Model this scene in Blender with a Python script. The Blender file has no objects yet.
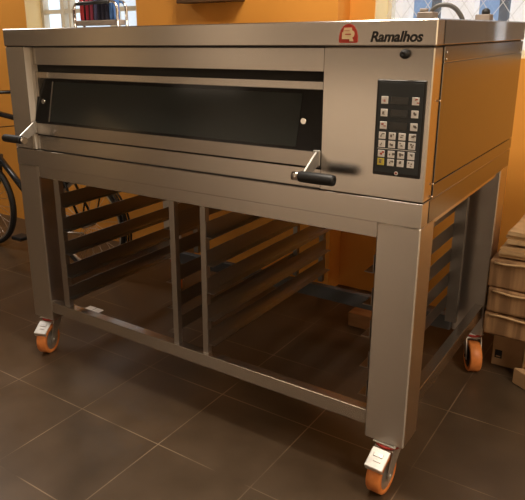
import bpy, bmesh, math, random
from mathutils import Vector, Matrix
random.seed(7)
S = bpy.context.scene
COL = S.collection
H = 0.16                      # floor to underside of the stand legs
W = 1.70                      # oven width; front plane y=0, right side x=0
D = 0.998                     # oven depth

# ------------------------------------------------------------ camera
ya, pi_, ro, fpx = 0.6208, 0.2959, -0.013, 628.54
fw = Vector((-math.sin(ya)*math.cos(pi_), math.cos(ya)*math.cos(pi_), -math.sin(pi_)))
r = Vector((math.cos(ya), math.sin(ya), 0)); u = r.cross(fw)
r2 = r*math.cos(ro)+u*math.sin(ro); u2 = -r*math.sin(ro)+u*math.cos(ro)
cam = bpy.data.cameras.new('camera'); cam.sensor_width = 36; cam.lens = fpx/525*36
cam.shift_x = (262.5-227.584)/525; cam.shift_y = (226.083-250)/525
cam.clip_start = 0.02
co = bpy.data.objects.new('camera', cam); COL.objects.link(co)
m = Matrix((r2, u2, -fw)).transposed().to_4x4(); m.translation = Vector((0.51, -1.5966, 1.1907+H))
co.matrix_world = m
S.camera = co

# ------------------------------------------------------------ world and lights
wd = bpy.data.worlds.new('world'); S.world = wd; wd.use_nodes = True
bg = wd.node_tree.nodes['Background']
bg.inputs[0].default_value = (0.80, 0.90, 1.0, 1); bg.inputs[1].default_value = 2.7

def area(name, loc, target, sx, sy, power, color):
    l = bpy.data.lights.new(name, 'AREA'); l.shape = 'RECTANGLE'; l.size = sx; l.size_y = sy
    l.energy = power; l.color = color
    o = bpy.data.objects.new(name, l); COL.objects.link(o); o.location = loc
    o.rotation_euler = (Vector(target)-Vector(loc)).to_track_quat('-Z', 'Y').to_euler()
    return o
WARM = (1.0, 0.87, 0.71)
area('fill_partition', (-1.6, -1.9, 2.72), (-1.6, -4.9, 1.75), 1.4, 0.3, 102, (1.0, 0.77, 0.54))  # unseen lamp added to brighten the partition that the steel reflects
area('fill_front_wall', (-3.95, -3.95, 2.70), (-3.95, -4.6, 0.9), 0.9, 0.25, 15, (1.0, 0.80, 0.60))  # unseen lamp added to brighten the pale door for reflections
area('fill_right_wall', (2.3, -1.1, 2.70), (3.0, -1.1, 1.0), 1.2, 0.3, 66, WARM)  # unseen lamp added so the right wall gives the steel bright edges
area('ceiling_light_middle', (-0.4, 0.0, 2.86), (-0.4, 0.0, 0), 0.9, 0.4, 57, WARM)
area('fill_right_floor', (1.5, -0.5, 2.86), (1.5, -0.5, 0), 0.8, 0.6, 20, WARM)  # added lamp, unseen, to brighten the floor on the right
area('fill_left_wall', (-3.7, 0.3, 2.86), (-3.7, 0.3, 0), 0.8, 0.6, 26, (1.0, 0.92, 0.82))  # added lamp, unseen, to brighten the orange wall on the left

S.view_settings.view_transform = 'Standard'
S.view_settings.look = 'None'
S.view_settings.gamma = 1.0
S.view_settings.use_curve_mapping = False
S.view_settings.exposure = 0.0

# ------------------------------------------------------------ materials
def mat(name, color, rough=0.5, metal=0.0, **kw):
    M_ = bpy.data.materials.new(name); M_.use_nodes = True
    b = M_.node_tree.nodes['Principled BSDF']
    b.inputs['Base Color'].default_value = (*color, 1)
    b.inputs['Roughness'].default_value = rough
    b.inputs['Metallic'].default_value = metal
    for k, v in kw.items(): b.inputs[k.replace('_', ' ')].default_value = v
    return M_
def N(M_, t): return M_.node_tree.nodes.new(t)
def L(M_, a, b): M_.node_tree.links.new(a, b)
def varied(name, c1, c2, scale=(5, 5, 5), rough=0.6, metal=0.0, bump=0.0, detail=4, lo=0.35, hi=0.65):
    M_ = mat(name, c1, rough, metal); b = M_.node_tree.nodes['Principled BSDF']
    tc = N(M_, 'ShaderNodeTexCoord'); mp = N(M_, 'ShaderNodeMapping'); mp.inputs['Scale'].default_value = scale
    no = N(M_, 'ShaderNodeTexNoise'); no.inputs['Scale'].default_value = 1; no.inputs['Detail'].default_value = detail
    cr = N(M_, 'ShaderNodeValToRGB'); cr.color_ramp.elements[0].color = (*c1, 1); cr.color_ramp.elements[1].color = (*c2, 1)
    cr.color_ramp.elements[0].position = lo; cr.color_ramp.elements[1].position = hi
    L(M_, tc.outputs['Object'], mp.inputs[0]); L(M_, mp.outputs[0], no.inputs['Vector'])
    L(M_, no.outputs['Fac'], cr.inputs[0]); L(M_, cr.outputs[0], b.inputs['Base Color'])
    if bump:
        bu = N(M_, 'ShaderNodeBump'); bu.inputs['Strength'].default_value = bump; bu.inputs['Distance'].default_value = 0.01
        L(M_, no.outputs['Fac'], bu.inputs['Height']); L(M_, bu.outputs[0], b.inputs['Normal'])
    return M_
def brushed(name, color, rough, aniso, rot):
    M_ = mat(name, color, rough, 1.0); b = M_.node_tree.nodes['Principled BSDF']
    b.inputs['Anisotropic'].default_value = aniso; b.inputs['Anisotropic Rotation'].default_value = rot
    t = N(M_, 'ShaderNodeTangent'); t.direction_type = 'UV_MAP'; t.uv_map = 'UVMap'; L(M_, t.outputs[0], b.inputs['Tangent'])
    return M_
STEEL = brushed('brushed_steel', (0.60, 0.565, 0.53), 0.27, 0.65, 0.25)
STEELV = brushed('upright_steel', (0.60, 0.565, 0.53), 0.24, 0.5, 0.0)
SIDE = brushed('side_steel', (0.215, 0.217, 0.22), 0.24, 0.6, 0.25)  # darkened below its own tone to dim the orange it reflects
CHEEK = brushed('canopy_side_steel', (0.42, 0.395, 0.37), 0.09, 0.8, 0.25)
LEGST = brushed('leg_steel', (0.62, 0.585, 0.55), 0.36, 0.72, 0.25)
POST = mat('post_steel', (0.50, 0.475, 0.45), 0.30, 1.0)
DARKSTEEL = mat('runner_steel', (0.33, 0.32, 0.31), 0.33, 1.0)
CHROME = mat('chrome', (0.80, 0.78, 0.75), 0.12, 1.0)
ZINC = varied('zinc', (0.55, 0.53, 0.50), (0.68, 0.66, 0.62), (30, 30, 30), 0.42, 0.85)
SEAM = mat('seam', (0.012, 0.011, 0.010), 0.7)
BLACKPL = mat('black_plastic', (0.009, 0.009, 0.010), 0.5)
BLACKGL = mat('black_glass', (0.006, 0.006, 0.007), 0.10)
OVENGL = mat('oven_glass', (0.022, 0.026, 0.025), 0.10)
KEYPAD = mat('keypad_foil', (0.038, 0.044, 0.049), 0.6)
KEYRIM = mat('keypad_rim', (0.008, 0.008, 0.009), 0.35)
DISP = mat('display_glass', (0.004, 0.004, 0.004), 0.12)
WHITEKEY = mat('white_key', (0.92, 0.90, 0.88), 0.45)
YELLOW = mat('yellow_key', (0.75, 0.62, 0.10), 0.45)
INK = mat('ink', (0.010, 0.009, 0.009), 0.6)
INKSOFT = mat('soft_ink', (0.22, 0.19, 0.17), 0.6)
INKRED = mat('red_ink', (0.55, 0.12, 0.08), 0.6)
RED = mat('badge_red', (0.56, 0.045, 0.025), 0.35)
CREAM = mat('badge_cream', (0.98, 0.78, 0.48), 0.5)
REDPL = mat('red_plastic', (0.42, 0.04, 0.03), 0.4)
ORANGEPU = varied('orange_polyurethane', (0.66, 0.20, 0.045), (0.78, 0.27, 0.07), (40, 40, 40), 0.45)
WALL = varied('orange_paint', (0.66, 0.28, 0.036), (0.71, 0.305, 0.042), (1.5, 1.5, 1.5), 0.75)
CREAMW = varied('cream_paint', (0.72, 0.60, 0.42), (0.78, 0.66, 0.47), (2, 2, 2), 0.8)
REFLW = varied('reflector_white', (0.78, 0.74, 0.68), (0.82, 0.78, 0.72), (2, 2, 2), 0.6)  # pale coat of the added reflector surfaces
TAUPE = varied('taupe_paint', (0.16, 0.145, 0.13), (0.19, 0.172, 0.155), (2, 2, 2), 0.8)
CEIL = mat('ceiling_paint', (0.48, 0.45, 0.40), 0.85)
FRAME = varied('window_paint', (0.62, 0.56, 0.45), (0.70, 0.64, 0.52), (8, 8, 8), 0.5)
KRAFT = varied('kraft_paper', (0.20, 0.105, 0.045), (0.46, 0.26, 0.12), (30, 30, 2.2), 0.75, bump=0.25, detail=6)
KRAFTL = varied('pale_kraft', (0.46, 0.29, 0.14), (0.60, 0.40, 0.21), (14, 14, 14), 0.75, bump=0.2)
CARD = varied('cardboard', (0.42, 0.25, 0.12), (0.52, 0.32, 0.165), (9, 9, 9), 0.8)
PLAINW = mat('plain_white', (0.88, 0.87, 0.85), 0.6)
WOOD = varied('pale_wood', (0.26, 0.12, 0.045), (0.36, 0.18, 0.07), (4, 30, 30), 0.6)
DARKWOOD = varied('dark_wood', (0.060, 0.028, 0.008), (0.10, 0.045, 0.012), (4, 20, 20), 0.55)
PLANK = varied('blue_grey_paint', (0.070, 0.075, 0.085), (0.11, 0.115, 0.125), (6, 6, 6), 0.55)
RUBBER = mat('tyre_rubber', (0.012, 0.011, 0.010), 0.65)
BIKEP = mat('black_bike_paint', (0.013, 0.012, 0.012), 0.25)
ALU = mat('aluminium', (0.65, 0.63, 0.60), 0.3, 1.0)
GREYHOSE = mat('grey_hose', (0.09, 0.088, 0.085), 0.45)
GREYMET = varied('grey_fitting', (0.20, 0.165, 0.14), (0.27, 0.22, 0.185), (30, 30, 30), 0.5)
WIRE = mat('galvanised_wire', (0.62, 0.64, 0.66), 0.5)

# glass that lets the daylight straight through, with a faint reflection
PANE = bpy.data.materials.new('window_glass'); PANE.use_nodes = True
nt = PANE.node_tree; nt.nodes.clear()
_o = nt.nodes.new('ShaderNodeOutputMaterial'); _mx = nt.nodes.new('ShaderNodeMixShader'); _t = nt.nodes.new('ShaderNodeBsdfTransparent'); _g = nt.nodes.new('ShaderNodeBsdfGlossy')
_g.inputs['Roughness'].default_value = 0.03; _mx.inputs[0].default_value = 0.06
nt.links.new(_t.outputs[0], _mx.inputs[1]); nt.links.new(_g.outputs[0], _mx.inputs[2]); nt.links.new(_mx.outputs[0], _o.inputs[0])

# floor tiles: 37 cm squares, brown, thin pale joints
TILE = mat('floor_tiles', (0.05, 0.035, 0.02), 0.34)
b = TILE.node_tree.nodes['Principled BSDF']
tc = N(TILE, 'ShaderNodeTexCoord'); sp = N(TILE, 'ShaderNodeSeparateXYZ'); L(TILE, tc.outputs['Object'], sp.inputs[0])
def mth(op, a, bb=None):
    n = N(TILE, 'ShaderNodeMath'); n.operation = op
    for i, v in enumerate((a, bb)):
        if v is None: continue
        if isinstance(v, (int, float)): n.inputs[i].default_value = v
        else: L(TILE, v, n.inputs[i])
    return n.outputs[0]
TS = 0.381
def joint(out, off):
    f = mth('FRACT', mth('DIVIDE', mth('SUBTRACT', out, off), TS))
    d = mth('ABSOLUTE', mth('SUBTRACT', f, 0.5))
    return mth('GREATER_THAN', d, 0.5-0.0019/TS)
def cell(out, off): return mth('FLOOR', mth('DIVIDE', mth('SUBTRACT', out, off), TS))
OX, OY = -0.012, -0.231
jm = mth('MAXIMUM', joint(sp.outputs[0], OX), joint(sp.outputs[1], OY))
cx = N(TILE, 'ShaderNodeCombineXYZ'); L(TILE, cell(sp.outputs[0], OX), cx.inputs[0]); L(TILE, cell(sp.outputs[1], OY), cx.inputs[1])
wn = N(TILE, 'ShaderNodeTexWhiteNoise'); L(TILE, cx.outputs[0], wn.inputs['Vector'])
ns = N(TILE, 'ShaderNodeTexNoise'); ns.inputs['Scale'].default_value = 5.5; ns.inputs['Detail'].default_value = 6; L(TILE, tc.outputs['Object'], ns.inputs['Vector'])
fac = mth('ADD', mth('MULTIPLY', wn.outputs[0], 0.12), mth('MULTIPLY', ns.outputs['Fac'], 0.85))
cr = N(TILE, 'ShaderNodeValToRGB'); cr.color_ramp.elements[0].color = (0.056, 0.037, 0.022, 1); cr.color_ramp.elements[1].color = (0.100, 0.066, 0.040, 1)
cr.color_ramp.elements[0].position = 0.3; cr.color_ramp.elements[1].position = 0.8
L(TILE, fac, cr.inputs[0])
ng = N(TILE, 'ShaderNodeTexNoise'); ng.inputs['Scale'].default_value = 2.7; L(TILE, tc.outputs['Object'], ng.inputs['Vector'])
mr = N(TILE, 'ShaderNodeMapRange'); mr.inputs['From Min'].default_value = 0.39; mr.inputs['From Max'].default_value = 0.58; L(TILE, ng.outputs['Fac'], mr.inputs['Value'])
mx = N(TILE, 'ShaderNodeMix'); mx.data_type = 'RGBA'; L(TILE, mth('MULTIPLY', jm, mr.outputs[0]), mx.inputs['Factor'])
L(TILE, cr.outputs[0], mx.inputs['A']); mx.inputs['B'].default_value = (0.24, 0.175, 0.115, 1)
L(TILE, mx.outputs['Result'], b.inputs['Base Color'])
mr2 = N(TILE, 'ShaderNodeMapRange'); mr2.inputs['To Min'].default_value = 0.26; mr2.inputs['To Max'].default_value = 0.46; L(TILE, ns.outputs['Fac'], mr2.inputs['Value']); L(TILE, mr2.outputs[0], b.inputs['Roughness'])

# ------------------------------------------------------------ mesh helper
class MB:
    def __init__(self): self.bm = bmesh.new()
    def _merge(self, t, mi=0, smooth=False):
        for f in t.faces: f.material_index = mi; f.smooth = smooth
        me = bpy.data.meshes.new('tmp'); t.to_mesh(me); t.free()
        self.bm.from_mesh(me); bpy.data.meshes.remove(me)
    def box(self, x0, x1, y0, y1, z0, z1, bev=0.0, mi=0, seg=1, M=None):
        t = bmesh.new()
        v = [t.verts.new((x, y, z)) for x in (x0, x1) for y in (y0, y1) for z in (z0, z1)]
        for q in ((0, 1, 3, 2), (4, 6, 7, 5), (0, 4, 5, 1), (2, 3, 7, 6), (0, 2, 6, 4), (1, 5, 7, 3)): t.faces.new([v[i] for i in q])
        bmesh.ops.recalc_face_normals(t, faces=t.faces)
        if bev: bmesh.ops.bevel(t, geom=list(t.edges), offset=bev, segments=seg, profile=0.5, affect='EDGES')
        if M is not None: bmesh.ops.transform(t, matrix=M, verts=t.verts)
        self._merge(t, mi, seg > 1); return self
    def prism(self, poly, axis, a0, a1, bev=0.0, mi=0, M=None):
        """poly: 2-D outline; axis 'x': (y,z), 'y': (x,z), 'z': (x,y)."""
        t = bmesh.new()
        def P(p, a): return {'x': (a, p[0], p[1]), 'y': (p[0], a, p[1]), 'z': (p[0], p[1], a)}[axis]
        A = [t.verts.new(P(p, a0)) for p in poly]; B = [t.verts.new(P(p, a1)) for p in poly]; n = len(poly)
        t.faces.new(A); t.faces.new(B[::-1])
        for i in range(n): t.faces.new((A[i], B[i], B[(i+1) % n], A[(i+1) % n]))
        bmesh.ops.recalc_face_normals(t, faces=t.faces)
        if bev: bmesh.ops.bevel(t, geom=list(t.edges), offset=bev, segments=1, affect='EDGES')
        if M is not None: bmesh.ops.transform(t, matrix=M, verts=t.verts)
        self._merge(t, mi); return self
    def cyl(self, p0, p1, r0, r1=None, n=20, mi=0, cap=True):
        p0, p1 = Vector(p0), Vector(p1); r1 = r0 if r1 is None else r1
        d = (p1-p0).normalized(); a = d.orthogonal().normalized(); bb = d.cross(a)
        t = bmesh.new()
        A = [t.verts.new(p0+(a*math.cos(k*2*math.pi/n)+bb*math.sin(k*2*math.pi/n))*r0) for k in range(n)]
        B = [t.verts.new(p1+(a*math.cos(k*2*math.pi/n)+bb*math.sin(k*2*math.pi/n))*r1) for k in range(n)]
        for k in range(n): t.faces.new((A[k], A[(k+1) % n], B[(k+1) % n], B[k])).smooth = True
        if cap: t.faces.new(A[::-1]); t.faces.new(B)
        for f in t.faces: f.material_index = mi
        me = bpy.data.meshes.new('tmp'); t.to_mesh(me); t.free(); self.bm.from_mesh(me); bpy.data.meshes.remove(me); return self
    def tube(self, pts, rad, n=10, mi=0, closed=False):
        pts = [Vector(p) for p in pts]; t = bmesh.new(); rings = []; m_ = len(pts); prev = None
        for i, p in enumerate(pts):
            if closed: d = (pts[(i+1) % m_]-pts[i-1]).normalized()
            else: d = (pts[min(i+1, m_-1)]-pts[max(i-1, 0)]).normalized()
            a = d.orthogonal().normalized() if prev is None else (prev-d*prev.dot(d)).normalized()
            prev = a; bb = d.cross(a)
            rr = rad(i/(m_-1)) if callable(rad) else rad
            rings.append([t.verts.new(p+(a*math.cos(k*2*math.pi/n)+bb*math.sin(k*2*math.pi/n))*rr) for k in range(n)])
        for i in range(m_ if closed else m_-1):
            A, B = rings[i], rings[(i+1) % m_]
            off = 0
            if closed and i == m_-1:
                off = min(range(n), key=lambda s: (A[0].co-B[s].co).length)
            for k in range(n): t.faces.new((A[k], A[(k+1) % n], B[(k+1+off) % n], B[(k+off) % n]))
        if not closed: t.faces.new(rings[0][::-1]); t.faces.new(rings[-1])
        bmesh.ops.recalc_face_normals(t, faces=t.faces)
        self._merge(t, mi, True); return self
    def lathe(self, prof, c, axis, n=32, mi=0):
        """prof: (radius, offset along axis) closed ring of points."""
        c = Vector(c); d = Vector(axis).normalized(); a = d.orthogonal().normalized(); bb = d.cross(a); t = bmesh.new(); m_ = len(prof)
        R = [[t.verts.new(c+d*o+(a*math.cos(k*2*math.pi/n)+bb*math.sin(k*2*math.pi/n))*q) for q, o in prof] for k in range(n)]
        for k in range(n):
            for i in range(m_): t.faces.new((R[k][i], R[(k+1) % n][i], R[(k+1) % n][(i+1) % m_], R[k][(i+1) % m_]))
        bmesh.ops.recalc_face_normals(t, faces=t.faces)
        self._merge(t, mi, True); return self
    def build(self, name, mats, parent=None):
        me = bpy.data.meshes.new(name)
        bm = self.bm
        bm.normal_update()
        uvl = bm.loops.layers.uv.new('UVMap')
        Zv = Vector((0, 0, 1))
        for f in bm.faces:
            n = f.normal
            t_ = Vector((1, 0, 0)) if abs(n.z) > 0.9 else Zv.cross(n).normalized()
            s_ = n.cross(t_)
            for lp in f.loops: lp[uvl].uv = (lp.vert.co.dot(t_), lp.vert.co.dot(s_))
        off = Vector((0, 0, 0)); p = parent
        while p is not None: off = off+p.location; p = p.parent
        if off.length: bmesh.ops.translate(bm, vec=-off, verts=bm.verts)
        bm.to_mesh(me); bm.free()
        for m_ in (mats if isinstance(mats, (list, tuple)) else [mats]): me.materials.append(m_)
        o = bpy.data.objects.new(name, me); COL.objects.link(o)
        if parent is not None: o.parent = parent
        return o
def thing(name, label, cat, loc, group=None):
    o = bpy.data.objects.new(name, None); COL.objects.link(o); o.location = loc; o.empty_display_size = 0.05
    return tag(o, label, cat, group)
def tag(o, label, cat, group=None):
    o['label'] = label; o['category'] = cat
    if group: o['group'] = group
    return o
def struct(o): o['kind'] = 'structure'; return o
def arc(c, rad, a0, a1, n, ax, ay):
    c, ax, ay = Vector(c), Vector(ax), Vector(ay)
    return [c+ax*rad*math.cos(a0+(a1-a0)*i/n)+ay*rad*math.sin(a0+(a1-a0)*i/n) for i in range(n+1)]

# ------------------------------------------------------------ the room
YB = 1.30                          # orange wall plane on the left
YR = 1.434                         # set-back wall plane on the right
XL, XR, YF, ZC = -5.0, 3.0, -4.6, 2.9
SILL = 1.235
struct(MB().box(XL-.2, XR+.2, YF-.2, 2.0, -0.1, 0).build('floor', TILE))
struct(MB().box(XL-.2, XR+.2, YF-.2, 2.0, ZC, ZC+0.1).build('ceiling', CEIL))
w = MB()
X1, X2 = -3.236, -2.204            # left window opening
w.box(XL, X1, YB, 1.50, 0, ZC)
w.box(X1, X2, YB, 1.50, 0, SILL); w.box(X1, X2, YB, 1.50, 2.45, ZC)
w.box(X2, -0.896, YB, 1.50, 0, ZC)
X3, X4 = -0.765, 1.05              # right window opening
w.box(-0.896, X3, YR, 1.66, 0, ZC)
w.box(X3, X4, YR, 1.66, 0, SILL); w.box(X3, X4, YR, 1.66, 2.45, ZC)
w.box(X4, XR, YR, 1.66, 0, ZC)
struct(w.build('wall_back', WALL))
DY0, DY1 = -4.2, -3.3              # added doorway in the left wall, out of view
w = MB().box(XL-.2, XL, YF-.2, DY0, 0, ZC).box(XL-.2, XL, DY1, 2.0, 0, ZC).box(XL-.2, XL, DY0, DY1, 2.15, ZC)
struct(w.build('wall_left', TAUPE))
LITREV = varied('window_lit_orange', (0.82, 0.64, 0.34), (0.86, 0.69, 0.38), (3, 3, 3), 0.75)  # orange reveals, with the window light on them put into the colour
struct(MB().box(X1, X1+.004, YB+.001, 1.499, SILL, 2.45).box(X2-.004, X2, YB+.001, 1.499, SILL, 2.45).box(X1, X2, YB+.001, 1.499, SILL, SILL+.004).box(X1, X2, YB+.001, 1.499, 2.446, 2.45).build('lit_reveal_1', LITREV))
struct(MB().box(X3, X3+.004, YR+.001, 1.659, SILL, 2.45).box(X4-.004, X4, YR+.001, 1.659, SILL, 2.45).box(X3, X4, YR+.001, 1.659, SILL, SILL+.004).box(X3, X4, YR+.001, 1.659, 2.446, 2.45).build('lit_reveal_2', LITREV))
struct(MB().box(XR, XR+.2, YF-.2, 2.0, 0, ZC).build('wall_right', CREAMW))
struct(MB().box(XL, XR, YF-.2, YF, 0, ZC).build('wall_front', TAUPE))
struct(MB().box(-4.55, -3.4, YF, YF+.04, 0, 2.15, .003).build('reflector_door_2', REFLW))  # added unseen door, a pale surface for the steel to reflect
struct(MB().box(-2.5, -0.75, -3.12, -3.0, 0, .98, .004).build('reflector_partition', REFLW))  # added unseen partition, a bright reflector for the oven front
d1 = MB().box(XL-.06, XL-.02, DY0, DY1, 0, 2.15).box(XL-.021, XL-.012, DY0+.12, DY1-.12, .2, 1.0, .006).box(XL-.021, XL-.012, DY0+.12, DY1-.12, 1.15, 2.0, .006)  # added unseen door, puts a lighter band into the steel's reflections
d1 = struct(d1.build('reflector_door_1', CREAMW))
MB().cyl((XL-.02, DY1-.07, 1.05), (XL+.03, DY1-.07, 1.05), .009, n=12).cyl((XL+.03, DY1-.075, 1.05), (XL+.03, DY1-.19, 1.05), .008, n=12).build('door_handle', CHROME, d1)

# left window: painted frame with small panes
YW = 1.43
f = MB()
f.box(X1, X1+.03, YW, YW+.05, SILL, 2.45).box(X2-.03, X2, YW, YW+.05, SILL, 2.45)
f.box(X1, X2, YW, YW+.05, 2.40, 2.45).box(X1, X2, YW, YW+.05, SILL, SILL+.06)
for xx, ww in ((-3.03, .035), (-2.95, .02), (-2.56, .05), (-2.33, .03)): f.box(xx, xx+ww, YW, YW+.05, SILL+.06, 2.40)
for zz in (1.50, 1.74, 1.98, 2.22): f.box(X1+.03, X2-.03, YW+.005, YW+.045, zz, zz+.028)
win = struct(f.build('window_1', FRAME))
MB().box(X1+.01, X2-.01, YW+.02, YW+.024, SILL+.02, 2.43).build('glass_pane', PANE, win)
# right window: frame, pane and diamond wire mesh
YM = 1.586
f = MB()
f.box(X3, X3+.025, YM, YM+.05, SILL, 2.45).box(X4-.04, X4, YM, YM+.05, SILL, 2.45).box(X3, X4, YM, YM+.05, 2.41, 2.45).box(X3, X4, YM, YM+.05, SILL, SILL+.03)
f.box(0.12, 0.16, YM, YM+.05, SILL, 2.45)
win2 = struct(f.build('window_2', FRAME))
MB().box(X3+.01, X4-.01, YM+.025, YM+.029, SILL+.01, 2.44).build('glass_pane', PANE, win2)
f = MB(); P_ = 0.085; hh = 2.44-SILL
k = X3-1.4
def clip(x0, z0, x1, z1, lo, hi):
    t0, t1 = 0.0, 1.0; dx = x1-x0
    a, b_ = (lo-x0)/dx, (hi-x0)/dx
    if a > b_: a, b_ = b_, a
    t0, t1 = max(t0, a), min(t1, b_)
    return None if t0 >= t1 else ((x0+dx*t0, z0+(z1-z0)*t0), (x0+dx*t1, z0+(z1-z0)*t1))
i = 0
while k < X4+1.4:
    for s in (1, -1):
        c = clip(k, SILL+.005, k+s*hh*0.72, SILL+hh, X3+.01, X4-.01)
        if c: f.cyl((c[0][0], YM-.03+.004*s, c[0][1]), (c[1][0], YM-.03+.004*s, c[1][1]), 0.0016, n=6, cap=False)
    k += P_
f.build('wire_mesh', WIRE, win2)
SHUT = varied('brown_shutter_paint', (0.20, 0.155, 0.125), (0.24, 0.19, 0.15), (3, 3, 12), 0.6)
for xa, xb in ((.03, .180), (.225, 1.03)):
    MB().box(xa, xb, 1.485, 1.515, SILL+.005, 2.44, .003).box(xa+.03, xb-.03, 1.478, 1.486, SILL+.06, 2.38, .002).build('shutter', SHUT, win2)
# outside the right window: blue and white corrugated metal cladding
STRIPE = mat('striped_cladding', (0.8, 0.82, 0.85), 0.35); b = STRIPE.node_tree.nodes['Principled BSDF']
tc = N(STRIPE, 'ShaderNodeTexCoord'); sp = N(STRIPE, 'ShaderNodeSeparateXYZ'); L(STRIPE, tc.outputs['Object'], sp.inputs[0])
a_ = N(STRIPE, 'ShaderNodeMath'); a_.operation = 'MULTIPLY_ADD'; a_.inputs[1].default_value = 1/0.488; a_.inputs[2].default_value = 10+1.283/0.488
b_ = N(STRIPE, 'ShaderNodeMath'); b_.operation = 'FRACT'; cr = N(STRIPE, 'ShaderNodeValToRGB'); cr.color_ramp.interpolation = 'CONSTANT'
els = cr.color_ramp.elements
els[0].position = 0; els[0].color = (0.22, 0.38, 0.66, 1); els[1].position = 0.28; els[1].color = (0.09, 0.12, 0.16, 1)
e = els.new(0.44); e.color = (0.90, 0.93, 0.96, 1)
L(STRIPE, sp.outputs[0], a_.inputs[0]); L(STRIPE, a_.outputs[0], b_.inputs[0]); L(STRIPE, b_.outputs[0], cr.inputs[0]); L(STRIPE, cr.outputs[0], b.inputs['Base Color'])
poly = []
x = -2.75; top = []
while x < 2.6:
    top += [(x, 3.42), (x+.20, 3.42), (x+.23, 3.40), (x+.46, 3.40)]; x += .488
poly = top+[(top[-1][0], 3.46), (top[0][0], 3.46)]
struct(MB().prism(poly, 'z', 0.4, 3.6).build('wall_outside_right', STRIPE))

PALE = varied('pale_blue_render', (0.62, 0.76, 0.88), (0.80, 0.88, 0.94), (1.2, 1.2, .5), 0.8)
struct(MB().box(-8.0, -2.9, 3.42, 3.5, 0.4, 3.8).build('wall_outside_left', PALE))

# ------------------------------------------------------------ deck oven
oven = thing('deck_oven', 'stainless steel single deck bakery oven with black glass door, on wheeled stand', 'oven', (-W/2, D/2, 0.6877+H))
ZB0, ZB1 = 0.6877+H, 0.7562+H      # base band
ZH0, ZH1 = 1.1577+H, 1.2216+H      # canopy
XC, XP = -1.589, -0.303            # inner edges of the left column and of the control panel
body = MB()
body.prism([(-W, 0), (XC, 0), (XC, .088), (-W, .088)], 'z', ZB1+.002, ZH0-.003, .0012)   # left column with chamfered inner edge
body.box(XP, 0, 0.0, 0.066, ZB1+.002, ZH0-.003, .003)                 # control fascia wraps the corner

body.box(-W+.002, -.002, 0.090, D-.002, ZB1+.002, ZH0-.003, .001)
ob = body.build('body', STEELV, oven)
MB().box(-W+.004, -.004, .004, D-.004, ZB1-.004, ZB1+.004).box(-W+.004, -.004, .004, D-.004, ZH0-.005, ZH0+.002).build('seam_gasket', SEAM, oven)
MB().box(-W, 0, -.001, D, ZB0, ZB1, .0018).build('base_band', STEEL, oven)
cp = MB().box(-W-.003, .003, -.003, D+.002, ZH0, ZH1, .0028).build('canopy', STEEL, oven)
# right cladding, with its seam strips
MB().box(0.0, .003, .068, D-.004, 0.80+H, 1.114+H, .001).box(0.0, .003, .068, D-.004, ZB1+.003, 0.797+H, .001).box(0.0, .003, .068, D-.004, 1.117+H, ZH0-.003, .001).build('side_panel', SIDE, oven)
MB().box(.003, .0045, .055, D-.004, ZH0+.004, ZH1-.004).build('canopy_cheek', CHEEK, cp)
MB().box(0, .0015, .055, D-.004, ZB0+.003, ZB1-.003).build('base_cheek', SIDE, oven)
for (y, z) in ((.085, 1.123), (.085, 1.14), (.95, 1.126), (.06, .80), (.06, 1.02), (.06, .765)):
    MB().cyl((.003, y, z+H), (.0055, y, z+H), .0038, .003, n=12).build('side_screw', CHROME, oven)
PALEMET = mat('pale_satin_metal', (0.70, 0.65, 0.59), 0.4, 0.15)
MB().prism([(XC+.0005, .0005), (XC+.016, .016), (XC+.016, .07), (XC+.0005, .07)], 'z', ZB1+.003, ZH0-.004).build('column_edge', PALEMET, oven)
# door bay: fixed top panel, gap, bottom apron
MB().box(XC+.0165, XP-.001, .026, .074, 1.088+H, ZH0-.005, .001).build('top_panel', STEEL, oven)
MB().box(XC+.001, XP-.001, .075, .089, ZB1+.004, ZH0-.006).box(XC+.017, XP-.001, .045, .0745, 1.0605+H, 1.0875+H).build('oven_slot', SEAM, oven)
MB().box(XC+.017, XC+.03, .030, .072, ZB1+.003, 1.062+H).build('bay_filler', STEELV, oven)
MB().box(XC+.014, XP-.001, .008, .074, ZB1+.003, .815+H, .0012).build('bottom_apron', STEEL, oven)
MB().box(XC+.014, XP-.001, .012, .072, .812+H, .824+H).build('apron_gap', SEAM, oven)
# tilting door
XD0, XD1 = -1.570, -0.307
door = MB().prism([(.058, 1.060+H), (.068, 1.060+H), (.028, .822+H), (.000, .822+H), (-.002, .866+H), (.012, .866+H), (.053, 1.036+H), (.053, 1.058+H)], 'x', XD0, XD1, 0).build('door', STEEL, oven)
def tilt(z): return .0125+(z-H-.866)*(.0525-.0125)/(1.036-.866)
def slab(x0, x1, za, zb, th, lift, name, m_):
    za += H; zb += H
    return MB().prism([(tilt(za)-lift, za), (tilt(za)-lift-th, za), (tilt(zb)-lift-th, zb), (tilt(zb)-lift, zb)], 'x', x0, x1).build(name, m_, door)
slab(XD0, XD1, .866, 1.036, .006, 0, 'door_glass', BLACKGL)
slab(-1.482, -.388, .874, 1.024, .0012, .0062, 'viewing_window', OVENGL)
slab(-1.487, -1.483, .874, 1.024, .003, .0062, 'edge_strip', POST)
for xx in (-1.528, -.372):
    zc = .948+H
    MB().cyl((xx, tilt(zc)-.005, zc), (xx, tilt(zc)-.012, zc), .0105, .0085, n=18).build('door_screw', CHROME, door)
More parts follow.
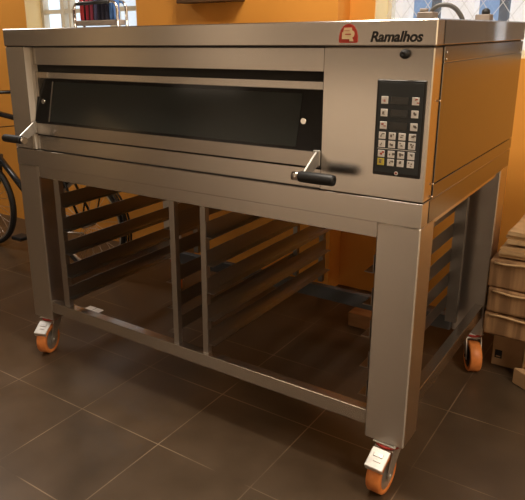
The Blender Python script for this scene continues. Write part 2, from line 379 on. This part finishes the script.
# handles: an arm plate, a steel collar and a black grip at either end
for xa, s in ((-.313, 1), (-1.564, -1)):
    hd = MB()
    hd.prism([(0.0, .868+H), (-.010, .868+H), (-.078, .824+H), (-.082, .802+H), (-.066, .798+H), (0.0, .826+H)], 'x', xa-.003, xa+.003, .001)
    hd.box(xa-.011, xa+.011, -.006, -.001, .828+H, .872+H, .0015)
    ha = hd.build('door_handle', ZINC, oven)
    MB().cyl((xa-s*.034, -.080, .809+H), (xa-s*.010, -.080, .809+H), .0125, n=18).build('collar', CHROME, ha)
    MB().lathe([(.0001, 0), (.0145, 0), (.0155, .004), (.0162, .05), (.0155, .099), (.014, .106), (.0001, .107)], (xa-s*.012, -.080, .809+H), (s, 0, 0), 24).build('grip', BLACKPL, ha)
MB().box(XD0-.004, XD0+.002, -.004, .03, ZB1+.004, .862+H, .001).build('hinge_plate', PALEMET, oven)
# black knob on the fascia
MB().lathe([(.0001, 0), (.0120, 0), (.0120, .006), (.010, .009), (.009, .018), (.0075, .0205), (.0001, .0205)], (-.0735, -.001, 1.138+H), (0, -1, 0), 28).build('knob', BLACKPL, oven)
# keypad
KX0, KX1, KZ0, KZ1 = -.143, -.013, .823+H, 1.074+H
kp = MB().box(KX0, KX1, -.004, .001, KZ0, KZ1, .002).box(KX0+.006, KX1-.006, -.0052, -.003, KZ0+.009, KZ1-.006, .0004, mi=1).build('keypad', [KEYRIM, KEYPAD], oven)
def kx(t): return KX0+(KX1-KX0)*t
def kz(t): return KZ1-(KZ1-KZ0)*t
def key(tx, tz, wx, wz, m_=WHITEKEY, icon=0, ink=INKSOFT):
    x, z = kx(tx), kz(tz); kb = MB().box(x-wx/2, x+wx/2, -.0072, -.005, z-wz/2, z+wz/2, .0006)
    for i in range(icon):
        ax, az = random.uniform(-.3, .2)*wx, random.uniform(-.28, .2)*wz
        kb.box(x+ax, x+ax+random.uniform(.12, .38)*wx, -.0077, -.0070, z+az, z+az+random.uniform(.08, .3)*wz, mi=1)
    kb.build('key', [m_, ink], kp)
for j, tz in enumerate((.205, .335, .465)):
    MB().box(kx(.315), kx(.675), -.0060, -.005, kz(tz+.038), kz(tz-.038)).build('display', DISP, kp)
    key(.185, tz, .0185, .0195, icon=3, ink=INKRED if j in (0, 2) else INKSOFT); key(.815, tz, .0185, .0195, icon=3, ink=INKRED if j == 0 else INKSOFT)
for ri, tz in enumerate((.572, .660, .765, .852)):
    for ci, tx in enumerate((.175, .385, .590, .800)):
        y_ = ri == 3 and ci == 0
        key(tx, tz, .0185, .0185, YELLOW if y_ else WHITEKEY, icon=3, ink=INKRED if (ri == 2 and ci == 0) else INKSOFT)
MB().box(kx(.09), kx(.89), -.0060, -.005, kz(.714), kz(.707)).build('divider_line', WHITEKEY, kp)
MB().cyl((kx(.515), -.005, kz(.962)), (kx(.515), -.0062, kz(.962)), .0052, n=16).cyl((kx(.515), -.006, kz(.962)), (kx(.515), -.0070, kz(.962)), .0028, n=12, mi=1).build('indicator', [WHITEKEY, INKRED], kp)
# badge: red dome with a cream letter-like sign
BX, BZ = -.2305, 1.1655+H
dome = [(-.0265, .003), (-.0235, .0), (.0235, .0), (.0265, .003), (.0262, .018), (.022, .032), (.014, .043), (.004, .0475), (-.004, .0475), (-.014, .043), (-.022, .032), (-.0262, .018)]
bd = MB().prism([(BX+p[0], BZ+p[1]) for p in dome], 'y', -.0048, -.0028).build('badge', RED, oven)
sg = MB()
sg.prism([(BX+p[0], BZ+p[1]) for p in [(-.0175, .0095), (-.0175, .0270), (-.0145, .0270), (-.0120, .0385), (.0095, .0385), (.0110, .0315), (.0160, .0290), (.0180, .0235), (.0165, .0165), (.0115, .0130), (.0145, .0075), (.0160, .0040), (.0040, .0040), (.0040, .0095)]], 'y', -.0056, -.0046)
sg.box(BX-.0085, BX+.0080, -.0060, -.0054, BZ+.0205, BZ+.0230, mi=1).box(BX-.011, BX+.004, -.0060, -.0054, BZ+.0300, BZ+.0312, mi=1)
sg.build('badge_sign', [CREAM, RED], bd)
# lettering
cu = bpy.data.curves.new('letters', 'FONT'); cu.body = 'Ramalhos'; cu.size = 0.0335; cu.shear = 0.22; cu.offset = 0.0009; cu.extrude = 0.0004
cu.space_character = 0.98
to = bpy.data.objects.new('letters_tmp', cu); COL.objects.link(to)
bpy.context.view_layer.update()
me = bpy.data.meshes.new_from_object(to.evaluated_get(bpy.context.evaluated_depsgraph_get()))
bpy.data.objects.remove(to)
xs = [v.co.x for v in me.vertices]; x0, x1 = min(xs), max(xs); sc = .137/(x1-x0)
for v in me.vertices: v.co = Vector((-.168+(v.co.x-x0)*sc, -.0036+v.co.z, 1.1685+H+v.co.y*sc))-oven.location+Vector((0, 0, 0))
me.flip_normals()
me.materials.append(INK)
me.name = 'lettering'
lo = bpy.data.objects.new('lettering', me); COL.objects.link(lo); lo.parent = oven
# fittings on the roof
ft = MB().box(-.128, -.083, .215, .26, ZH1, ZH1+.022, .002).cyl((-.115, .235, ZH1+.02), (-.115, .235, ZH1+.032), .012, n=14).build('pipe_fitting', GREYMET, oven)
hp = [(-.098, .235, ZH1+.012), (-.092, .236, ZH1+.030), (-.075, .24, ZH1+.040), (-.05, .245, ZH1+.040), (-.03, .25, ZH1+.028), (-.016, .255, ZH1+.006), (-.014, .258, ZH1-.001)]
sm = []
for i in range(len(hp)-1):
    for t in range(4): sm.append(Vector(hp[i]).lerp(Vector(hp[i+1]), t/4))
sm.append(Vector(hp[-1]))
for _ in range(4): sm = [sm[0]]+[(sm[i-1]+sm[i]*2+sm[i+1])/4 for i in range(1, len(sm)-1)]+[sm[-1]]
MB().tube(sm, .0062, 10).build('flexible_hose', GREYHOSE, oven)
vf = MB().box(-.078, -.032, .62, .665, ZH1, ZH1+.021, .002).build('valve_block', GREYMET, oven)
MB().lathe([(.0001, 0), (.012, 0), (.013, .006), (.012, .013), (.006, .018), (.0001, .019)], (-.05, .64, ZH1+.021), (0, 0, 1), 20).build('valve_knob', BLACKPL, vf)

# ------------------------------------------------------------ stand
stand = thing('oven_stand', 'open stainless steel rack stand with tray runners on four orange casters', 'stand', (-W/2, D/2, 0))
LW, LD = .1231, .115
def leg(x0, y0):
    g = MB().box(x0, x0+LW, y0, y0+LD, H, ZB0, .0035)
    return g.build('leg', LEGST, stand)
leg(-LW, 0); leg(-W, 0); leg(-LW, .888); leg(-W, .888)
ZL0, ZL1 = .0407+H, .0897+H
MB().box(-W+LW, -LW, .006, .040, .6418+H, ZB0, .001).build('upper_rail', STEEL, stand)
MB().box(-W+LW, -LW, .958, .992, .6418+H, ZB0, .001).build('upper_rail', STEEL, stand)
MB().box(-W+LW, -LW, .003, .040, ZL0, ZL1, .0015).build('lower_rail', STEEL, stand)
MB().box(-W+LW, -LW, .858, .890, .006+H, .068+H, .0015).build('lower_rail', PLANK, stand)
for xx in (-.040, -W+.006):
    MB().box(xx, xx+.034, LD, .888, .085+H, .135+H, .0015).build('side_rail', STEEL, stand)
    MB().box(xx, xx+.030, LD, .888, .668+H, ZB0, .001).build('upper_side_rail', STEEL, stand)
# runner posts and tray runners
sets = [(-1.502, -1.471, 1), (-.893, -.870, -1), (-.756, -.734, 1), (-.130, -.106, -1)]
for x0, x1, s in sets:
    for y0 in ((.012 if x0 < -.2 else .118), (.90 if x0 < -.2 else .80)):
        zt = .6418+H
        MB().box(x0, x1+(.02 if x0 > -.2 and y0 > .5 else 0), y0, y0+.024, ZL1-.02, zt+.02, .001).build('runner_post', POST if y0 < .05 else DARKSTEEL, stand)  # back posts take the darker steel, their shade put into the colour
    for z in (.530, .428, .326, .224, .128):
        zz = z+H
        if s > 0: pl = [(x1, zz+.055), (x1+.002, zz+.055), (x1+.002, zz+.002), (x1+.028, zz+.002), (x1+.028, zz), (x1, zz)]
        else: pl = [(x0, zz+.055), (x0, zz), (x0-.028, zz), (x0-.028, zz+.002), (x0-.002, zz+.002), (x0-.002, zz+.055)]
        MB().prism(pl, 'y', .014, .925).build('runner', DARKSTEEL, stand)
# casters
def caster(cx_, cy_, ang, brake):
    """swivel under the leg at cx_,cy_; ang = direction the wheel trails in."""
    d = Vector((math.cos(ang), math.sin(ang), 0)); n = Vector((-d.y, d.x, 0))
    O = Vector((cx_, cy_, 0)); T = Matrix((d, n, Vector((0, 0, 1)))).transposed().to_4x4(); T.translation = O
    R_, TR = .0630, .040
    c = MB().box(-.036, .036, -.036, .036, H-.004, H, .001, M=T).cyl(O+Vector((0, 0, H-.020)), O+Vector((0, 0, H-.004)), .030, .034, n=24)
    ca = c.build('caster', ZINC, stand)
    MB().lathe([(.026, 0), (.040, 0), (.041, .007), (.026, .007)], O+Vector((0, 0, H-.0135)), (0, 0, 1), 24).build('lock_ring', REDPL, ca)
    fk = MB()
    for s in (-1, 1):
        yo = s*.029
        fk.prism([(-.028, H-.016), (.030, H-.016), (TR+.016, R_+.012), (TR+.016, R_-.012), (TR-.014, R_-.012), (TR-.022, R_+.01), (-.030, H-.035)], 'y', yo-.0015, yo+.0015, M=T)
    fk.box(-.030, .034, -.029, .029, H-.022, H-.017, .001, M=T)
    fk.build('fork', ZINC, ca)
    wc = T @ Vector((TR, 0, R_))
    MB().lathe([(.046, -.0225), (R_-.003, -.0225), (R_, -.019), (R_, .019), (R_-.003, .0225), (.046, .0225)], wc, n, 40).build('tyre', ORANGEPU, ca)
    MB().lathe([(.010, -.020), (.016, -.022), (.038, -.012), (.0465, -.0215), (.0465, .0215), (.038, .012), (.016, .022), (.010, .020)], wc, n, 32).cyl(wc-n*.033, wc+n*.033, .0075, n=6).build('hub', ZINC if brake else BLACKPL, ca)
    if brake:
        p = MB()
        A = T @ Matrix.Translation((TR+.034, 0, H-.030)) @ Matrix.Rotation(math.radians(28), 4, 'Y')
        p.box(-.034, .034, -.029, .029, -.0025, .0025, .002, M=A)
        p.box(.028, .034, -.029, .029, -.018, .0, .002, M=A)
        p.box(-.018, -.004, -.016, .014, .002, .0045, .001, M=A, mi=1).box(.006, .012, -.010, .014, .002, .004, .001, M=A, mi=1)
        p.build('brake_pedal', [ZINC, POST], ca)
    else:
        A = T @ Matrix.Translation((-.010, 0, H-.030))
        MB().box(-.024, -.018, -.030, .030, -.03, .012, .001, M=A).build('fork_stay', ZINC, ca)
    return ca
caster(-.056, .030, math.radians(-93), True)
caster(-1.640, .040, math.radians(-70), True)
caster(-.045, .925, math.radians(-62), False)
caster(-1.640, .925, math.radians(-50), False)

# ------------------------------------------------------------ sacks and cartons at the right
def rough_box(x0, x1, y0, y1, z0, z1, bev, amp, seed, seg=4):
    rnd = random.Random(seed); t = bmesh.new()
    nx, ny, nz = 12, 8, 5
    bmesh.ops.create_grid(t, x_segments=1, y_segments=1, size=1); t.clear()
    mb = MB().box(x0, x1, y0, y1, z0, z1, bev, seg=seg)
    bmesh.ops.subdivide_edges(mb.bm, edges=[e for e in mb.bm.edges if e.calc_length() > .06], cuts=7, use_grid_fill=True)
    ph = [rnd.uniform(0, 6.28) for _ in range(6)]
    for v in mb.bm.verts:
        c = v.co; k = (c.z-z0)/(z1-z0)
        c.z += amp*k*(math.sin(c.x*19+ph[0])+.6*math.sin(c.y*23+ph[1])+.4*math.sin(c.x*47+ph[2]))
        c.y += amp*.8*math.sin(c.x*21+ph[3])*math.sin(k*3.1)
        c.x += amp*.5*math.sin(c.y*17+ph[4])*math.sin(k*3.1)
    for f_ in mb.bm.faces: f_.smooth = True
    t.free(); return mb
SX = .007
for i, (z0, z1, dx, dy, lab) in enumerate(((.192, .292, 0, .006, 'brown paper flour sack at the bottom of the stack, resting on the cartons'),
                                       (.291, .394, .004, .0, 'brown paper flour sack in the middle of the stack'),
                                       (.393, .513, -.002, .004, 'brown paper flour sack at the top of the stack, below the folded empty sacks'))):
    sk = MB(); s_ = rough_box(SX+dx, SX+dx+.52, .846+dy, 1.26+dy, z0+.002, z1-.003, .010, .0026, i+3)
    o = s_.build('flour_sack', KRAFT)
    tag(o, lab, 'sack', 'flour sacks in the stack by the wall')
    fl = MB(); pts = [(SX+dx+.02+.48*q/14, .845+dy-.006+.002*math.sin(q*1.7+i), z1-.012+.003*math.sin(q*1.1+i*2)) for q in range(15)]
    fl.tube(pts, .0045, 8); fl.build('folded_seam', KRAFTL, o)
# folded empty sacks on top
def fold(x0, x1, y0, y1, z, layers, th, seed):
    rnd = random.Random(seed); mb = MB(); out = []
    zz = z
    for l in range(layers):
        a0 = x0+rnd.uniform(0, .012)
        n = 10
        ring = [(x1, zz), (a0+th/2, zz)]+[(a0+th/2-th/2*math.sin(math.pi*q/n), zz+th/2-th/2*math.cos(math.pi*q/n)) for q in range(1, n)]+[(a0+th/2, zz+th), (x1, zz+th)]
        sag = rnd.uniform(-.002, .002)
        mb.prism(ring, 'y', y0+rnd.uniform(0, .012), y1-rnd.uniform(0, .012))
        zz += th+.0008
    bmesh.ops.subdivide_edges(mb.bm, edges=[e for e in mb.bm.edges if e.calc_length() > .12], cuts=6, use_grid_fill=True)
    for v in mb.bm.verts: v.co.z += .004*math.sin(v.co.x*14+seed)*max(0, (v.co.z-z)/(zz-z+.001))+.003*math.sin(v.co.y*20+seed)*max(0, (v.co.z-z)/(zz-z+.001))
    return mb
tag(fold(.022, .50, .862, 1.20, .518, 3, .014, 5).build('folded_sack', KRAFTL), 'flat folded empty paper sack lying directly on the flour sacks', 'sack', 'folded empty sacks')
tag(fold(.046, .49, .875, 1.19, .572, 3, .016, 9).build('folded_sack', KRAFTL), 'rounded folded empty paper sack on the very top of the pile', 'sack', 'folded empty sacks')
# cartons underneath
ct = MB().box(.028, .150, .985, 1.20, 0, .178, .003).box(.024, .160, .970, 1.21, .178, .1925, .004)
ct = tag(ct.build('carton', CARD), 'brown cardboard carton with dark printed square under the flour sacks, beside the caster', 'carton')
MB().box(.040, .068, .9835, .9847, .035, .072).box(.045, .063, .9833, .985, .040, .046, mi=1).build('printed_mark', [INK, CARD], ct)
ct2 = MB().box(.250, .52, .95, 1.20, 0, .191, .003)
tag(ct2.build('carton', CARD), 'brown cardboard carton standing furthest right under the flour sacks', 'carton')
mb = MB()
for k in range(8): mb.tube([(.168+k*.009, .885+.006*math.sin(k), .07), (.170+k*.009, .880+.008*math.cos(k*2), .11), (.168+k*.0092, .888, .178)], .0058, 8)
mb.box(.164, .240, .892, .94, .001, .182, .004)
tag(mb.build('crumpled_paper', KRAFTL), 'pale pleated paper bundle between the two cartons under the sacks', 'paper')
mb = MB().prism([(.135, .872), (.20, .83), (.29, .84), (.17, .884)], 'z', .001, .07, .004)
tag(mb.build('cardboard_scrap', CARD), 'torn brown cardboard piece on the floor in front of the pleated paper', 'cardboard')

# ------------------------------------------------------------ on the oven roof, at the back left: basket with striped cloths
BY = .25
bk = thing('wire_basket', 'chrome tube basket standing on the oven roof in front of the left window', 'basket', (-1.445, BY, ZH1))
def bend(xa, xb, y, z0, z1, rad):
    return [(xa, y, z0), (xa, y, z1-rad)]+[tuple(p) for p in arc((xa+rad, y, z1-rad), rad, math.pi, math.pi/2, 6, (1, 0, 0), (0, 0, 1))]+[tuple(p) for p in arc((xb-rad, y, z1-rad), rad, math.pi/2, 0, 6, (1, 0, 0), (0, 0, 1))]+[(xb, y, z1-rad), (xb, y, z0)]
for yy in (BY, BY+.05): MB().tube(bend(-1.567, -1.322, yy, ZH1, ZH1+.098, .03), .0058, 10).build('tube_frame', CHROME, bk)
MB().box(-1.558, -1.331, BY-.003, BY+.053, ZH1+.010, ZH1+.030, .003).build('base_band', GREYMET, bk)
MB().tube([(-1.540, BY-.004, ZH1+.094), (-1.362, BY-.004, ZH1+.097)], .007, 10).build('top_rail', BLACKPL, bk)
CL = mat('striped_cloth', (.02, .02, .05), .85); b = CL.node_tree.nodes['Principled BSDF']
tc = N(CL, 'ShaderNodeTexCoord'); sp = N(CL, 'ShaderNodeSeparateXYZ'); cr = N(CL, 'ShaderNodeValToRGB'); cr.color_ramp.interpolation = 'CONSTANT'
mp = N(CL, 'ShaderNodeMapRange'); mp.inputs['From Min'].default_value = -.095; mp.inputs['From Max'].default_value = .095
L(CL, tc.outputs['Object'], sp.inputs[0]); L(CL, sp.outputs[0], mp.inputs['Value']); L(CL, mp.outputs[0], cr.inputs[0]); L(CL, cr.outputs[0], b.inputs['Base Color'])
els = cr.color_ramp.elements; els[0].position = 0; els[0].color = (.55, .05, .06, 1); els[1].position = .12; els[1].color = (.015, .012, .02, 1)
for p_, c_ in ((.20, (.40, .03, .06)), (.25, (.02, .015, .02)), (.33, (.35, .05, .10)), (.38, (.02, .015, .03)), (.45, (.10, .10, .22)), (.50, (.015, .015, .035)), (.86, (.06, .16, .42))):
    e = els.new(p_); e.color = (*c_, 1)
mb = MB(); prof = []
n = 28
for sgn, z in ((0, 0), ): pass
out = [(-.095+.19*q/n, .006*math.sin(q*1.9)) for q in range(n+1)]
pl = [(-1.445+x, BY+.008+y) for x, y in out]+[(-1.35, BY+.042), (-1.54, BY+.14)]
mb.prism(pl, 'z', ZH1+.031, ZH1+.125)
ob_ = mb.build('striped_cloth', CL); ob_.data.transform(Matrix.Translation((1.445, 0, 0))); ob_.location.x = -1.445
tag(ob_, 'folded cloth with red, black and blue stripes inside the chrome tube basket', 'cloth')

# ------------------------------------------------------------ dark box on the orange wall
wb = thing('wall_box', 'dark brown wooden box mounted on the orange wall above the oven', 'box', (-1.62, YB, 1.6))
MB().box(-1.815, -1.43, YB-.10, YB, 1.515, 1.95, .003).build('case', DARKWOOD, wb)
MB().box(-1.80, -1.445, YB-.106, YB-.099, 1.55, 1.93, .003).build('front_panel', DARKWOOD, wb)

# ------------------------------------------------------------ things on the floor
tag(MB().box(-.630, -.520, .985, 1.085, 0, .07, .003).build('wood_block', WOOD), 'small pale brown wood block on the floor under the right bay', 'block')
tag(MB().box(-1.84, -1.74, .372, .446, .0006, .0018).box(-1.791, -1.788, .372, .446, .0017, .0020, mi=1).build('floor_reflection', [PLAINW, GREYHOSE]), 'reflection put in as a white card with a dark fold lying on the floor by the left side', 'patch')  # bright floor reflection put in as a thin white sheet

# ------------------------------------------------------------ bicycle at the left of the oven
bike = thing('bicycle', 'black bicycle parked behind the left side of the oven', 'bicycle', (-2.7, .8, 0))
Y = .80; RW = .295
def wheel(cx_):
    c = (cx_, Y, RW)
    wl = MB().lathe([(RW-.026, -.009), (RW-.018, -.0195), (RW-.006, -.018), (RW, 0), (RW-.006, .018), (RW-.018, .0195), (RW-.026, .009)], c, (0, 1, 0), 56).build('wheel', RUBBER, bike)
    MB().lathe([(RW-.040, -.008), (RW-.024, -.011), (RW-.024, .011), (RW-.040, .008)], c, (0, 1, 0), 48).build('rim', ALU, wl)
    sp_ = MB().cyl((cx_, Y-.045, RW), (cx_, Y+.045, RW), .013, n=14)
    for q in range(28):
        a = q*2*math.pi/28; s = 1 if q % 2 else -1; a2 = a+s*.55
        sp_.cyl((cx_+.018*math.cos(a2), Y+s*.028, RW+.018*math.sin(a2)), (cx_+(RW-.032)*math.cos(a), Y, RW+(RW-.032)*math.sin(a)), .0013, n=5, cap=False)
    sp_.build('spokes', ALU, wl)
FX, RX = -3.19, -2.20
wheel(FX); wheel(RX)
head0, head1 = Vector((-3.035, Y, .62)), Vector((-3.078, Y, .94))
bb = Vector((-2.60, Y, .28)); st = Vector((-2.50, Y, .87)); ra = Vector((RX, Y, RW))
fr = MB().tube([head0, head1], .019, 12).tube([head1*.9+head0*.1, st*.97+bb*.03], .017, 12).tube([head0*.9+head1*.1, bb], .020, 12).tube([bb, st], .017, 12)
fr.cyl(bb-Vector((0, .035, 0)), bb+Vector((0, .035, 0)), .022)
for s in (-1, 1):
    o_ = Vector((0, s*.045, 0)); fr.tube([bb+o_*.6, ra+o_*1.1], .0085, 8); fr.tube([st*.9+bb*.1+o_*.4, ra+o_*1.1], .0075, 8)
fr.build('frame', BIKEP, bike)
fk = MB().tube([head0, head0+Vector((0, 0, -.02))], .02)
for s in (-1, 1): fk.tube([head0+Vector((0, s*.035, 0)), head0+Vector((-.03, s*.045, -.14)), Vector((FX, Y+s*.05, RW))], .010, 8)
fk.box(head0.x-.025, head0.x+.02, Y-.045, Y+.045, .605, .63, .004).build('fork', BIKEP, bike)
hb = MB().tube([head1, head1+Vector((-.01, 0, .08))], .014).tube([(-2.93, Y-.27, 1.015), (-3.00, Y-.16, 1.015), (-3.08, Y-.06, 1.015), (-3.085, Y+.06, 1.015), (-3.00, Y+.16, 1.015), (-2.93, Y+.27, 1.015)], .0115, 10).build('handlebar', BIKEP, bike)
for s in (-1, 1): MB().tube([(-2.965, Y+s*.215, 1.015), (-2.88, Y+s*.345, 1.015)], .0165, 12).build('handle_grip', RUBBER, hb)
sd = MB().prism([(-2.62, -.012), (-2.52, -.03), (-2.44, -.075), (-2.37, -.08), (-2.355, 0), (-2.37, .08), (-2.44, .075), (-2.52, .03), (-2.62, .012)], 'z', .95, .985, .010, M=Matrix.Translation((0, Y, 0))).build('saddle', RUBBER, bike)
MB().tube([st, (-2.475, Y, .955)], .013, 10).build('seat_post', ALU, sd)
ck = MB().lathe([(.055, -.002), (.088, -.002), (.088, .002), (.055, .002)], bb+Vector((0, -.05, 0)), (0, 1, 0), 40).build('crankset', ALU, bike)
for s in (-1, 1):
    dx, dz = s*-.06, -.135 if s < 0 else .135
    a = MB().cyl(bb+Vector((0, s*.055, 0)), bb+Vector((-s*-.10*-1, s*.062, -.12*(1 if s < 0 else -1))), .009, n=10).build('crank_arm', ALU, ck)
pd0 = bb+Vector((-.10, -.11, -.12))
for s in (-1, 1):
    c = bb+Vector((s*.10, s*.115, s*.12))
    MB().box(c.x-.045, c.x+.045, c.y-.04, c.y+.04, c.z-.011, c.z+.011, .003).box(c.x-.047, c.x-.043, c.y-.025, c.y+.025, c.z-.006, c.z+.006, mi=1).build('pedal', [BLACKPL, PLAINW], ck)
MB().tube([bb+Vector((0, -.05, .086)), ra+Vector((0, -.05, .036))], .004, 6).tube([bb+Vector((0, -.05, -.086)), ra+Vector((0, -.05, -.036))], .004, 6).build('chain', POST, bike)
mg = MB()
pts = arc((RX, Y, RW), RW+.022, math.radians(-10), math.radians(175), 26, (1, 0, 0), (0, 0, 1))
for s in (-.02, 0, .02): mg.tube([p+Vector((0, s, 0)) for p in pts], .006, 6)
mg.build('mudguard', BIKEP, bike)
rk = MB()
for s in (-1, 1): rk.tube([(-2.42, Y+s*.05, .63), (-2.02, Y+s*.06, .635)], .006, 8); rk.tube([(-2.10, Y+s*.06, .633), (RX, Y+s*.055, RW+.02)], .005, 8)
for q in range(5): rk.tube([(-2.40+q*.09, Y-.056, .634), (-2.40+q*.09, Y+.056, .634)], .0045, 8)
rk.build('luggage_rack', BIKEP, bike)
for k in range(2):
    MB().tube([(-3.085, Y-.05+.1*k, .99), (-3.20, Y-.03+.06*k, 1.00), (-3.16, Y, .86), (-3.05, Y, .80), (-2.80, Y+.015, .83)], .0028, 6).build('brake_cable', RUBBER, bike)
MB().tube([bb+Vector((.16, -.04, .0)), bb+Vector((.13, -.16, -.268))], .008, 8).build('kickstand', ALU, bike)
